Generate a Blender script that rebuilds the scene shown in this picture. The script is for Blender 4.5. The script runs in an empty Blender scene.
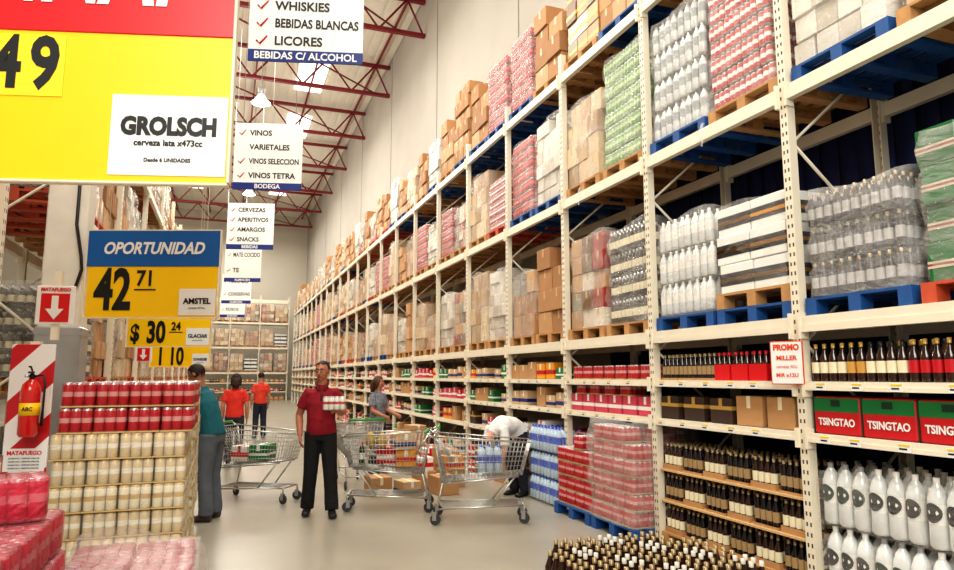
import bpy, math, random
from mathutils import Vector, Matrix
random.seed(11)
S=bpy.context.scene; C=S.collection
try:
    S.view_settings.view_transform='Standard'
except Exception: pass
try:
    S.view_settings.look='Medium High Contrast'
except Exception: pass
R=random.uniform

# ------------------------------------------------------------ materials
def lin(c):
    return tuple(((x/255)/12.92 if x/255<=.04045 else ((x/255+.055)/1.055)**2.4) for x in c)+(1,)
MC={}
def mat(name,col,rough=.5,metal=0,var=.10,scale=6,bump=0,isl=None,emit=0,alpha=1,coat=0,trans=0):
    if name in MC: return MC[name]
    m=bpy.data.materials.new(name); m.use_nodes=True; nt=m.node_tree; b=nt.nodes['Principled BSDF']
    b.inputs['Roughness'].default_value=rough; b.inputs['Metallic'].default_value=metal
    if coat: b.inputs['Coat Weight'].default_value=coat
    if trans: b.inputs['Transmission Weight'].default_value=trans
    tc=nt.nodes.new('ShaderNodeTexCoord'); no=nt.nodes.new('ShaderNodeTexNoise'); no.inputs['Scale'].default_value=scale
    no.inputs['Detail'].default_value=4
    nt.links.new(tc.outputs['Object'],no.inputs['Vector'])
    mr=nt.nodes.new('ShaderNodeMapRange'); mr.inputs['To Min'].default_value=1-var*1.6; mr.inputs['To Max'].default_value=1+var*1.6
    nt.links.new(no.outputs['Fac'],mr.inputs['Value'])
    vm=nt.nodes.new('ShaderNodeVectorMath'); vm.operation='SCALE'
    nt.links.new(mr.outputs['Result'],vm.inputs['Scale'])
    if isl:
        g=nt.nodes.new('ShaderNodeNewGeometry'); r=nt.nodes.new('ShaderNodeValToRGB'); r.color_ramp.interpolation='CONSTANT'
        oi=nt.nodes.new('ShaderNodeObjectInfo'); ad=nt.nodes.new('ShaderNodeMath'); ad.operation='ADD'
        fr=nt.nodes.new('ShaderNodeMath'); fr.operation='FRACT'
        nt.links.new(g.outputs['Random Per Island'],ad.inputs[0]); nt.links.new(oi.outputs['Random'],ad.inputs[1])
        nt.links.new(ad.outputs[0],fr.inputs[0])
        e=r.color_ramp.elements
        e[0].position=0; e[0].color=lin(isl[0])
        e[1].position=1/len(isl); e[1].color=lin(isl[1])
        for i in range(2,len(isl)):
            x=e.new(i/len(isl)); x.color=lin(isl[i])
        nt.links.new(fr.outputs[0],r.inputs['Fac']); nt.links.new(r.outputs['Color'],vm.inputs[0])
    else: vm.inputs[0].default_value=lin(col)[:3]
    nt.links.new(vm.outputs['Vector'],b.inputs['Base Color'])
    if bump:
        bp=nt.nodes.new('ShaderNodeBump'); bp.inputs['Strength'].default_value=bump; bp.inputs['Distance'].default_value=.02
        nt.links.new(no.outputs['Fac'],bp.inputs['Height']); nt.links.new(bp.outputs['Normal'],b.inputs['Normal'])
    if emit:
        b.inputs['Emission Color'].default_value=lin(col); b.inputs['Emission Strength'].default_value=emit
    if alpha<1: b.inputs['Alpha'].default_value=alpha
    MC[name]=m; return m

def film_mat(name,col,lo,hi,sc=(3,3,7),rough=.14,line=.014,bd=.04):
    m=bpy.data.materials.new(name); m.use_nodes=True; nt=m.node_tree; b=nt.nodes['Principled BSDF']
    b.inputs['Base Color'].default_value=lin(col); b.inputs['Roughness'].default_value=rough
    tc=nt.nodes.new('ShaderNodeTexCoord'); mp=nt.nodes.new('ShaderNodeMapping'); mp.inputs['Scale'].default_value=sc
    mp.inputs['Rotation'].default_value=(.35,.3,.2)
    no=nt.nodes.new('ShaderNodeTexNoise'); no.inputs['Scale'].default_value=3; no.inputs['Detail'].default_value=5; no.inputs['Distortion'].default_value=.8
    nt.links.new(tc.outputs['Object'],mp.inputs['Vector']); nt.links.new(mp.outputs['Vector'],no.inputs['Vector'])
    haze=nt.nodes.new('ShaderNodeTexNoise'); haze.inputs['Scale'].default_value=4.5; haze.inputs['Detail'].default_value=3
    nt.links.new(tc.outputs['Object'],haze.inputs['Vector'])
    hr_=nt.nodes.new('ShaderNodeMapRange'); hr_.inputs['From Min'].default_value=.35; hr_.inputs['From Max'].default_value=.7; hr_.inputs['To Min'].default_value=lo; hr_.inputs['To Max'].default_value=hi*.8
    nt.links.new(haze.outputs['Fac'],hr_.inputs['Value'])
    sb=nt.nodes.new('ShaderNodeMath'); sb.operation='SUBTRACT'; sb.inputs[1].default_value=.5; nt.links.new(no.outputs['Fac'],sb.inputs[0])
    ab=nt.nodes.new('ShaderNodeMath'); ab.operation='ABSOLUTE'; nt.links.new(sb.outputs[0],ab.inputs[0])
    mr=nt.nodes.new('ShaderNodeMapRange'); mr.inputs['From Min'].default_value=0; mr.inputs['From Max'].default_value=line
    mr.inputs['To Min'].default_value=hi; mr.inputs['To Max'].default_value=0
    nt.links.new(ab.outputs[0],mr.inputs['Value'])
    mx=nt.nodes.new('ShaderNodeMath'); mx.operation='MAXIMUM'; nt.links.new(mr.outputs['Result'],mx.inputs[0]); nt.links.new(hr_.outputs['Result'],mx.inputs[1])
    nt.links.new(mx.outputs[0],b.inputs['Alpha'])
    bp=nt.nodes.new('ShaderNodeBump'); bp.inputs['Strength'].default_value=.9; bp.inputs['Distance'].default_value=bd
    nt.links.new(no.outputs['Fac'],bp.inputs['Height']); nt.links.new(bp.outputs['Normal'],b.inputs['Normal'])
    return m
FILM=film_mat('stretch_film',(242,239,232),.12,.38)
FILMT=film_mat('shrink_film',(248,244,238),.06,.2)
FILMD=film_mat('crinkled_film',(240,238,236),.16,.4,(3,3,5))
FILMP=film_mat('printed_pink_film',(206,70,88),.42,.6,(6,6,6),.18)
FILMR=film_mat('printed_red_film',(200,80,84),.14,.3,(6,6,6),.18)

def holes_mat():
    m=mat('rack_paint_perforated',(228,219,198),.45,var=.04); nt=m.node_tree; b=nt.nodes['Principled BSDF']
    src=b.inputs['Base Color'].links[0].from_socket
    tc=nt.nodes.new('ShaderNodeTexCoord'); sp=nt.nodes.new('ShaderNodeSeparateXYZ'); nt.links.new(tc.outputs['Object'],sp.inputs[0])
    def math_(op,a,bv=None):
        n=nt.nodes.new('ShaderNodeMath'); n.operation=op
        for i,v in enumerate((a,bv)):
            if v is None: continue
            if isinstance(v,(int,float)): n.inputs[i].default_value=v
            else: nt.links.new(v,n.inputs[i])
        return n.outputs[0]
    z=math_('FRACT',math_('DIVIDE',sp.outputs['Z'],.075))
    zi=math_('COMPARE',z,.5); zi.node.inputs[2].default_value=.2
    x=math_('ABSOLUTE',math_('SUBTRACT',math_('ABSOLUTE',sp.outputs['X']),.018))
    xi=math_('LESS_THAN',x,.0075)
    f=math_('MULTIPLY',zi,xi)
    mx=nt.nodes.new('ShaderNodeMix'); mx.data_type='RGBA'
    nt.links.new(f,mx.inputs[0]); nt.links.new(src,mx.inputs[6]); mx.inputs[7].default_value=lin((62,54,44))
    nt.links.new(mx.outputs[2],b.inputs['Base Color'])
    return m
PERF=holes_mat()
RACK=mat('rack_cream_paint',(230,221,200),.4,var=.04)
WOOD=mat('pallet_wood',(184,138,88),.8,var=.2,scale=14)
BLUE=mat('pallet_blue_paint',(28,80,142),.6,var=.2,scale=10)
REDP=mat('pallet_red_paint',(190,80,50),.6,var=.2,scale=10)
CARD=mat('cardboard',(196,150,104),.75,isl=[(192,147,102),(178,132,88),(202,163,122),(166,121,80)])
CARD1=mat('cardboard_plain',(184,139,92),.75)
TRAYC=mat('pale_gold_tray',(200,172,112),.6)
TAPE=mat('packing_tape',(200,168,122),.35)
WHITE=mat('white_plastic',(238,236,230),.35,var=.03)
BLACK=mat('black_paint',(22,22,24),.4)
DARKG=mat('brown_glass',(48,26,14),.12,var=.2,coat=.5)
GREENG=mat('green_glass',(24,70,34),.12,coat=.5)
SILVER=mat('aluminium',(205,205,205),.28,metal=.8,var=.04)
CAPS=mat('dull_gold_cap',(170,150,114),.35,metal=.5,var=.1)
STEEL=mat('chromed_wire',(192,192,188),.3,metal=.75,var=.04)
GOLD=mat('gold_foil',(206,168,84),.32,metal=.25)
CREAM=mat('cream_label',(232,222,190),.4)
REDL=mat('red_label',(190,22,36),.35)
REDB=mat('bright_red',(210,24,32),.35,var=.04)
PINK=mat('pink_red_can',(206,34,58),.3)
GREEN=mat('green_print',(20,116,58),.4)
NAVY=mat('navy_print',(24,44,120),.4,var=.03)
YEL=mat('yellow_board',(248,200,2),.4,var=.02)
YELB=mat('amber_print',(232,156,30),.4)
BLUEH=mat('blue_header',(16,94,166),.35,var=.03)
BLUEL=mat('blue_label',(30,80,190),.4)
PAPER=mat('paper_white',(232,232,228),.5,var=.015)
INK=mat('ink_black',(16,16,18),.5,var=.0)
ORANGE=mat('orange_print',(222,74,30),.4)
PET=mat('clear_plastic_bottle',(220,222,220),.15,var=.06,coat=.4)
TRUSS=mat('oxide_red_steel',(122,24,32),.55,var=.08)
GREYM=mat('grey_sheet_metal',(165,165,163),.4,metal=.4)
RUBBER=mat('grey_rubber',(60,60,62),.6)
GRN=mat('green_handle_plastic',(60,150,70),.4)

# ------------------------------------------------------------ mesh accumulator
class M:
    def __init__(s): s.v=[];s.f=[];s.mi=[];s.sm=[]
    def face(s,idx,m=0,sm=False): s.f.append(idx);s.mi.append(m);s.sm.append(sm)
    def box(s,x0,x1,y0,y1,z0,z1,m=0,bev=0):
        b=len(s.v)
        if not bev:
            s.v+=[(x0,y0,z0),(x1,y0,z0),(x1,y1,z0),(x0,y1,z0),(x0,y0,z1),(x1,y0,z1),(x1,y1,z1),(x0,y1,z1)]
            for q in ((0,3,2,1),(4,5,6,7),(0,1,5,4),(1,2,6,5),(2,3,7,6),(3,0,4,7)): s.face([b+i for i in q],m)
            return
        def ring(e,z): 
            return [(x0+e+bev,y0+e,z),(x1-e-bev,y0+e,z),(x1-e,y0+e+bev,z),(x1-e,y1-e-bev,z),(x1-e-bev,y1-e,z),(x0+e+bev,y1-e,z),(x0+e,y1-e-bev,z),(x0+e,y0+e+bev,z)]
        for e,z in ((bev,z0),(0,z0+bev),(0,z1-bev),(bev,z1)): s.v+=ring(e,z)
        s.face([b+7-i for i in range(8)],m); s.face([b+24+i for i in range(8)],m)
        for k in range(3):
            for i in range(8):
                j=(i+1)%8; s.face([b+8*k+i,b+8*k+j,b+8*k+8+j,b+8*k+8+i],m)
    def lathe(s,prof,cx=0,cy=0,cz=0,n=12,m=0,sm=True):
        b=len(s.v); k=len(prof)
        for p in prof:
            for i in range(n):
                a=2*math.pi*i/n; s.v.append((cx+p[0]*math.cos(a),cy+p[0]*math.sin(a),cz+p[1]))
        for r in range(k-1):
            mm=prof[r][2] if len(prof[r])>2 else m
            for i in range(n):
                j=(i+1)%n; s.face([b+r*n+i,b+r*n+j,b+(r+1)*n+j,b+(r+1)*n+i],mm,sm)
        if prof[0][0]>1e-5: s.face([b+n-1-i for i in range(n)],prof[0][2] if len(prof[0])>2 else m)
        if prof[-1][0]>1e-5: s.face([b+(k-1)*n+i for i in range(n)],prof[-1][2] if len(prof[-1])>2 else m)
    def path(s,pts,rad,n=10,m=0,W=(1,0,0),cap=True,sm=True):
        pts=[Vector(p) for p in pts]; b=len(s.v); k=len(pts)
        for i,p in enumerate(pts):
            T=(pts[min(i+1,k-1)]-pts[max(i-1,0)]).normalized()
            w=Vector(W); w=w-T*w.dot(T)
            if w.length<.25: w=Vector((0,1,0)); w=w-T*w.dot(T)
            if w.length<.25: w=Vector((0,0,1)); w=w-T*w.dot(T)
            w.normalize(); D=T.cross(w)
            r=rad[i] if isinstance(rad,(list,tuple)) else rad
            rw,rd=r if isinstance(r,(tuple,list)) else (r,r)
            for j in range(n):
                a=2*math.pi*j/n; q=p+w*(rw*math.cos(a))+D*(rd*math.sin(a)); s.v.append(tuple(q))
        for i in range(k-1):
            for j in range(n):
                l=(j+1)%n; s.face([b+i*n+j,b+i*n+l,b+(i+1)*n+l,b+(i+1)*n+j],m,sm)
        if cap:
            s.face([b+n-1-j for j in range(n)],m); s.face([b+(k-1)*n+j for j in range(n)],m)
    def tube(s,p,q,r,n=6,m=0): s.path([p,q],r,n,m)
    def ell(s,c,r,m=0,nu=14,nv=9,rot=None,keep=None):
        b=len(s.v); c=Vector(c)
        rr=rot or Matrix.Identity(3)
        pts=[]
        for i in range(nv+1):
            t=math.pi*i/nv
            for j in range(nu):
                a=2*math.pi*j/nu
                l=Vector((r[0]*math.sin(t)*math.cos(a),r[1]*math.sin(t)*math.sin(a),r[2]*math.cos(t)))
                pts.append(l); s.v.append(tuple(c+rr@l))
        for i in range(nv):
            for j in range(nu):
                k=(j+1)%nu; q=[i*nu+j,(i+1)*nu+j,(i+1)*nu+k,i*nu+k]
                if keep and not keep(sum((pts[x] for x in q),Vector())/4): continue
                s.face([b+x for x in q],m,True)
    def mesh(s,name,mats):
        me=bpy.data.meshes.new(name); me.from_pydata(s.v,[],s.f)
        for x in mats: me.materials.append(x)
        for i,p in enumerate(me.polygons): p.material_index=min(s.mi[i],max(0,len(mats)-1)); p.use_smooth=s.sm[i]
        me.update(); return me

def ob(name,data,parent=None,loc=(0,0,0),rz=0,label=None,cat=None,group=None,kind=None,rot=None):
    o=bpy.data.objects.new(name,data); o.location=loc; o.rotation_euler=rot if rot else (0,0,rz)
    if parent: o.parent=parent
    if label: o['label']=label
    if cat: o['category']=cat
    if group: o['group']=group
    if kind: o['kind']=kind
    C.objects.link(o); return o
def spawn(t,loc,rz=0,label=None,cat=None,group=None):
    root=ob(t[0],t[1],None,loc,rz,label,cat,group)
    def kid(ks,par):
        for k in ks:
            o=ob(k[0],k[1],par,k[2],k[3])
            if len(k)>4: kid(k[4],o)
    kid(t[2],root); return root
Z0=(0,0,0)

# ------------------------------------------------------------ text
def rawtext(s,size,mt,x,z,y,bold=0,shear=0,align='CENTER',sx=1,maxw=None):
    cu=bpy.data.curves.new('t','FONT'); cu.body=s; cu.size=size; cu.align_x=align; cu.align_y='CENTER'
    cu.offset=bold; cu.shear=shear; cu.extrude=.0008; cu.resolution_u=3
    o=bpy.data.objects.new('t',cu); C.objects.link(o)
    me=bpy.data.meshes.new_from_object(o); bpy.data.objects.remove(o)
    if maxw and len(me.vertices):
        xs=[v.co.x for v in me.vertices]; w=(max(xs)-min(xs))
        sx=min(sx,maxw/w)
    me.transform(Matrix.Translation((x,y,z))@Matrix.Rotation(math.pi/2,4,'X')@Matrix.Diagonal((sx,1,1,1)))
    me.materials.clear(); me.materials.append(mt); me.name='lettering'; return me
def text(s,size,x,z,mt,parent,y=-.004,bold=0,shear=0,align='CENTER',sx=1,name='lettering',maxw=None):
    return ob(name,rawtext(s,size,mt,x,z,y,bold,shear,align,sx,maxw),parent)
def panel(name,x0,x1,z0,z1,mt,parent,y0=0,y1=.012,label=None):
    m=M(); m.box(x0,x1,y0,y1,z0,z1,0,.003 if y1-y0>.007 else 0); return ob(name,m.mesh(name,[mt]),parent,label=label)

# ------------------------------------------------------------ signs
s1=ob('price_sign',None,None,(-.655,3.36,2.51),math.radians(-15.5),'large yellow and red hanging promotional beer price sign','sign')
panel('board',-.65,.65,0,.70,YEL,s1)
panel('banner',-.65,.65,.695,1.35,REDB,s1,-.006,.02)
m=M(); m.box(-.65,.65,-.012,.03,-.014,.0,0,.004); m.box(.642,.656,-.01,.03,0,1.35,0,.004)
ob('frame',m.mesh('frame',[RACK]),s1)
text('ENNAI',.66,-.16,1.045,PAPER,s1,y=-.01,bold=.014,shear=.2,maxw=1.05)
panel('digit_card',-.46,-.095,.385,.675,mat('pale_yellow_card',(252,216,40),.4,var=.02),s1,-.004,-.001)
text('4',.34,-.345,.53,INK,s1,y=-.006,bold=.010,sx=.76); text('9',.34,-.18,.53,INK,s1,y=-.006,bold=.010,sx=.76)
panel('paper_label',.125,.635,.03,.405,PAPER,s1,-.004,-.001)
text('GROLSCH',.112,.38,.255,INK,s1,y=-.006,bold=.006,maxw=.42)
text('cerveza lata x473cc',.04,.38,.18,INK,s1,y=-.006,bold=.001,maxw=.3)
text('Desde 6 UNIDADES',.024,.38,.1,INK,s1,y=-.006,bold=.0006)
m=M()
for x in(-.5,.5): m.tube((x,.01,1.35),(x,.01,5),.004,5)
ob('suspension_cable',m.mesh('cable',[BLACK]),s1)

def price_sign(loc,rz,big,cents,brand,dollar,head,label,hi=.39,bs=.43,bz=.195,bx=None):
    s=ob('price_sign',None,None,loc,math.radians(rz),label,'sign')
    panel('board',-.49,.49,0,hi,YEL,s); panel('header_panel',-.5,.5,.385,.66,BLUEH,s,-.006,.014)
    m=M()
    for a in((-.505,.505,-.008,.02,-.008,0),(-.505,.505,-.008,.02,.66,.668),(-.508,-.5,-.008,.02,-.008,.668),(.5,.508,-.008,.02,-.008,.668)): m.box(*a)
    m.tube((-.35,0,.67),(-.35,0,4),.003,4); m.tube((.35,0,.67),(.35,0,4),.003,4)
    ob('frame',m.mesh('frame',[RACK]),s)
    text(head,.125,0,.52,PAPER,s,y=-.01,bold=.004,shear=.25,maxw=.76)
    x=bx if bx is not None else (-.29 if not dollar else -.15)
    text(big,bs,x,bz,INK,s,bold=.013,sx=.64)
    if dollar: text('$',bs*.8,-.40,bz-.005,INK,s,bold=.008,sx=.75)
    if cents:
        cx=-.05 if not dollar else .085
        cz=bz+bs*.22
        text(cents,bs*.38,cx,cz,INK,s,bold=.004,sx=.85); panel('underline',cx-.08,cx+.08,cz-bs*.2,cz-bs*.2+.01,INK,s,-.004,-.001)
    panel('paper_label',.21,.485,.015,.215,PAPER,s,-.004,-.001)
    text(brand,.058,.347,.12,INK,s,y=-.007,bold=.002,maxw=.23)
    text('cerveza x473cc',.02,.347,.07,INK,s,y=-.007)
price_sign((-.55,5.61,2.085),-20,'42','71','AMSTEL',False,'OPORTUNIDAD','blue-headed yellow hanging price sign with white paper tag')
price_sign((-.65,8.79,1.995),-21,'30','24','GLACIAR',True,'OPORTUNIDAD','yellow hanging price sign with dollar amount',bs=.35,bz=.155)
price_sign((-.72,12.3,1.80),-22,'1 10','','SCHNEIDER',False,'OPORTUNIDAD','small yellow hanging price sign further along the aisle',bs=.40,bz=.16,bx=-.16)

def dept_sign(X,Y,Z,rows,foot,label,st=None,ts=.15):
    s=ob('department_sign',None,None,(X,Y,Z),math.radians(-15),label,'sign')
    H=1.34
    panel('board',-.65,.65,.14,H,PAPER,s); panel('footer_band',-.65,.65,0,.145,NAVY,s,-.003,.014)
    text(foot,.12,0,.07,PAPER,s,y=-.007,bold=.003,maxw=1.16)
    n=len(rows); tight=st is not None; st=st or (H-.2)/n
    for i,r in enumerate(rows):
        z=(.25+st*(n-1-i)) if tight else H-.06-st*(i+.5); ck=r[0]!='_'
        text(r.strip('_'),ts,-.36,z,INK,s,bold=.004,align='LEFT',sx=.95,maxw=.95)
        if ck:
            m=M(); m.path([(-.56,-.006,z),(-.52,-.006,z-.04),(-.44,-.006,z+.06)],[.010,.012,.008],5); ob('check_mark',m.mesh('check',[REDB]),s)
    m=M()
    for x in(-.5,.5): m.tube((x,.005,H),(x,.005,8.3),.006,5)
    ob('suspension_cable',m.mesh('cable',[GREYM]),s)
dept_sign(.70,7.64,5.22,['WHISKIES','BEBIDAS BLANCAS','LICORES'],'BEBIDAS C/ ALCOHOL','white hanging aisle sign listing spirits, blue footer',st=.215)
dept_sign(.59,13.4,5.21,['VINOS','_VARIETALES','VINOS SELECCION','VINOS TETRA'],'BODEGA','white hanging aisle sign listing wines, blue footer')
dept_sign(.48,20,5.2,['CERVEZAS','APERITIVOS','AMARGOS','SNACKS'],'BEBIDAS','white hanging aisle sign listing beers and snacks',ts=.17)
dept_sign(.42,26,5.05,['MATE COCIDO','TE'],'ALMACEN','white hanging aisle sign listing teas',ts=.22)
dept_sign(.30,32.5,4.9,['HARINAS','CONSERVAS'],'ALMACEN','white hanging aisle sign listing dry groceries',ts=.22)
dept_sign(.2,39,4.8,['ACEITES','FIDEOS'],'ALMACEN','white hanging aisle sign far along the aisle',ts=.22)

def stripes():
    m=mat('diagonal_red_white_stripes',(235,232,228),.4); nt=m.node_tree; b=nt.nodes['Principled BSDF']
    tc=nt.nodes.new('ShaderNodeTexCoord'); w=nt.nodes.new('ShaderNodeTexWave'); w.bands_direction='DIAGONAL'; w.inputs['Scale'].default_value=1.9
    mp=nt.nodes.new('ShaderNodeMapping'); mp.inputs['Scale'].default_value=(1,0,-1)
    nt.links.new(tc.outputs['Object'],mp.inputs[0]); nt.links.new(mp.outputs[0],w.inputs['Vector'])
    r=nt.nodes.new('ShaderNodeValToRGB'); r.color_ramp.interpolation='CONSTANT'; r.color_ramp.elements[0].color=lin((236,232,228)); r.color_ramp.elements[1].position=.6; r.color_ramp.elements[1].color=lin((196,28,36))
    nt.links.new(w.outputs['Fac'],r.inputs['Fac']); nt.links.new(r.outputs['Color'],b.inputs['Base Color']); return m
fb=ob('fire_equipment_board',None,None,(-1.155,5.06,1.05),math.radians(-12),'white board with diagonal red stripes behind the fire extinguisher','sign')
panel('board',-.13,.13,0,.8,stripes(),fb)
panel('instruction_card',-.12,.12,.01,.15,PAPER,fb,-.004,-.001)
text('MATAFUEGO',.034,0,.122,REDB,fb,y=-.006,bold=.001,maxw=.22)
for i in range(4): text('CLASE A B C - USAR EN CASO DE',.012,0,.09-.02*i,INK,fb,y=-.006)
m=M(); m.box(-.03,.03,.012,.05,-1.05,.82); ob('mounting_post',m.mesh('post',[RACK]),fb)
fe=ob('fire_extinguisher',None,None,(-1.125,4.95,1.28),0,'red dry powder fire extinguisher with yellow label on striped board','fire extinguisher')
fe.scale=(.74,.74,.82)
m=M(); m.lathe([(.0,0),(.06,.0),(.075,.02),(.075,.34),(.065,.39),(.03,.42),(.02,.43)],n=20); ob('cylinder_body',m.mesh('b',[mat('extinguisher_red',(205,24,20),.2,var=.03,coat=.6)]),fe)
m=M(); m.lathe([(.0765,.16),(.0765,.25)],n=20); ob('yellow_label',m.mesh('l',[YEL]),fe)
text('ABC',.04,0,.205,INK,fe,y=-.079,bold=.001)
m=M(); m.lathe([(.022,.425),(.022,.46),(.012,.47)],n=10); m.box(-.012,.012,-.09,.02,.47,.485); m.path([(0,-.01,.49),(0,-.06,.52),(0,-.11,.52)],.008,6); ob('valve_handle',m.mesh('v',[BLACK]),fe)
m=M(); m.path([(.02,0,.45),(.09,-.02,.46),(.105,-.03,.38),(.1,-.02,.2),(.095,0,.08)],[.009,.009,.009,.009,.015],8); ob('hose',m.mesh('h',[BLACK]),fe)
m=M(); m.lathe([(.018,0),(.018,.02)],cx=-.03,cy=-.03,cz=.44,n=10); ob('pressure_gauge',m.mesh('g',[SILVER]),fe)
m=M(); m.box(-.03,.03,.07,.12,.3,.34); ob('wall_hook',m.mesh('k',[SILVER]),fe)
def fire_sign(loc,rz,label):
    ms=ob('fire_sign',None,None,loc,math.radians(rz),label,'sign')
    panel('plate',-.115,.115,0,.25,PAPER,ms); panel('arrow_field',-.085,.085,.015,.2,REDB,ms,-.004,-.001); text('MATAFUEGO',.03,0,.225,REDB,ms,bold=.001,maxw=.2)
    m=M(); m.box(-.02,.02,-.008,-.004,.1,.185); b=len(m.v); m.v+=[(-.055,-.008,.1),(.055,-.008,.1),(0,-.008,.03)]; m.face([b,b+2,b+1]); ob('arrow',m.mesh('a',[PAPER]),ms)
    m=M(); m.box(-.02,.02,.013,.05,-.1,.35); ob('bracket',m.mesh('br',[RACK]),ms)
fire_sign((-1.054,5.05,1.98),-10,'small white and red sign with downward arrow')
fire_sign((-1.12,10.9,1.85),-14,'small red arrow sign further down the aisle')

pc=ob('promo_card',None,None,(4.02,4.09,1.585),math.radians(-62),'white promotional card with orange print clipped to the shelf','sign')
panel('card',-.12,.12,0,.33,ORANGE,pc); panel('inner_panel',-.112,.112,.008,.322,PAPER,pc,-.003,-.001)
text('PROMO',.062,0,.28,ORANGE,pc,y=-.005,bold=.003,maxw=.19); text('MILLER',.048,0,.2,ORANGE,pc,y=-.005,bold=.0015,maxw=.17)
text('cerveza X/U',.034,0,.135,ORANGE,pc,y=-.005,maxw=.15); text('MIR x12U',.04,0,.07,ORANGE,pc,y=-.005,bold=.001,maxw=.16)

# ------------------------------------------------------------ shell
def surf(name,x0,x1,y0,y1,z0,z1,mt):
    m=M(); m.box(x0,x1,y0,y1,z0,z1); return ob(name,m.mesh(name,[mt]),kind='structure')
fl=mat('polished_concrete',(156,150,136),.28,var=.17,scale=1.1)
surf('floor',-16,5.6,-6,53,-.1,0,fl)
surf('wall_right',5.5,5.7,-6,53,0,14,mat('precast_concrete_wall',(172,166,156),.8,var=.08,scale=.7))
surf('wall_back',-16,5.7,53,53.2,0,14,mat('cream_block_wall',(194,187,172),.8,var=.06,scale=.5))
surf('wall_left',-16.2,-16,-6,53,0,14,mat('cream_wall',(200,192,176),.8))
rm=mat('white_roof_sheet',(232,228,216),.6,var=.05)
m=M()
for i in range(60):
    x=-16+i*.36; m.box(x,x+.24,-6,53,13.78,13.86); m.box(x+.24,x+.36,-6,53,13.82,13.86)
ob('ceiling',m.mesh('ceiling',[rm]),kind='structure')
sky=mat('skylight_panel',(255,250,240),.5,emit=2.0)
for i in range(8):
    m=M(); m.box(-3.2,-1.9,3+6*i-1.5,3+6*i+1.6,13.74,13.77); m.box(2.2,3.3,3+6*i-1.5,3+6*i+1.6,13.74,13.77); ob('window_%d'%(i+1),m.mesh('sky',[sky]),kind='structure')
for i in range(8):
    surf('trim_%d'%(i+1),5.49,5.5,6.4+6*i,6.44+6*i,0,13.8,mat('joint_grey',(132,127,120),.8))
m=M(); zb,zt=12.4,13.55
m.box(-15.8,5.48,-.07,.07,zb-.06,zb+.06); m.box(-15.8,5.48,-.07,.07,zt-.06,zt+.06)
x=-15.8; k=0
while x<5.4:
    m.tube((x,0,zb if k%2==0 else zt),(min(x+.9,5.45),0,zt if k%2==0 else zb),.035,6); x+=.9;k+=1
tr=m.mesh('roof_truss',[TRUSS])
for i in range(9):
    ob('roof_truss',tr,None,(0,9.8+5*i,0),0,'dark red lattice steel roof truss','roof truss','roof trusses')
m=M(); m.box(-.03,.03,-6,52.9,13.64,13.74); pur=m.mesh('roof_purlin',[TRUSS])
for i in range(8): ob('roof_purlin',pur,None,(5-2.2*i,0,0),0,'dark red steel roof purlin','roof beam','roof purlins')
m=M(); m.tube((0,0,0),(6.2,5,0),.03,6); br=m.mesh('roof_brace',[TRUSS])
for i in range(7): ob('roof_brace',br,None,(-1.2 if i%2 else -1.5,14.8+5*i,zb),0,'thin dark red diagonal roof brace','roof brace','roof braces')
bulb=mat('lamp_glow',(255,246,225),.5,emit=14)
m=M(); m.lathe([(.10,.30),(.12,.26),(.2,.12),(.31,0),(.30,-.01),(.19,.11),(.1,.26)],n=20); lsh=m.mesh('shade',[mat('lamp_shade_acrylic',(225,222,215),.3,emit=.5)])
m=M(); m.lathe([(0,.0),(.07,.02),(.1,.09),(.08,.17),(.05,.2)],n=12); lb=m.mesh('bulb',[bulb])
m=M(); m.lathe([(.09,.3),(.1,.32),(.1,.5),(.04,.54),(.012,.6),(.012,3.0)],n=12); lc=m.mesh('ballast',[GREYM])
for X_ in (.69,-6):
    for i,Y in enumerate((10.4,16.4,22.4,28.4,34.4,40.4)):
        spawn(('high_bay_lamp',None,[('lamp_shade',lsh,Z0,0),('bulb',lb,Z0,0),('housing',lc,Z0,0)]),(X_,Y,10.5),0,'bell-shaped industrial pendant lamp, lit','lamp','high bay lamps')
m=M()
for i in range(40):
    y=1.0+i*.2; o=.03*math.sin(i*1.3); m.path([(5.40+o,y,0.0),(5.40-o,y,3.2),(5.40+o*.5,y,5.4)],[(.02,.11)]*3,6,W=(1,0,0))
ob('tarpaulin',m.mesh('tarp',[mat('navy_netting',(16,26,78),.7,var=.25,scale=3)]),None,Z0,0,'dark navy blue tarpaulin hung behind the shelving','tarpaulin')

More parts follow.
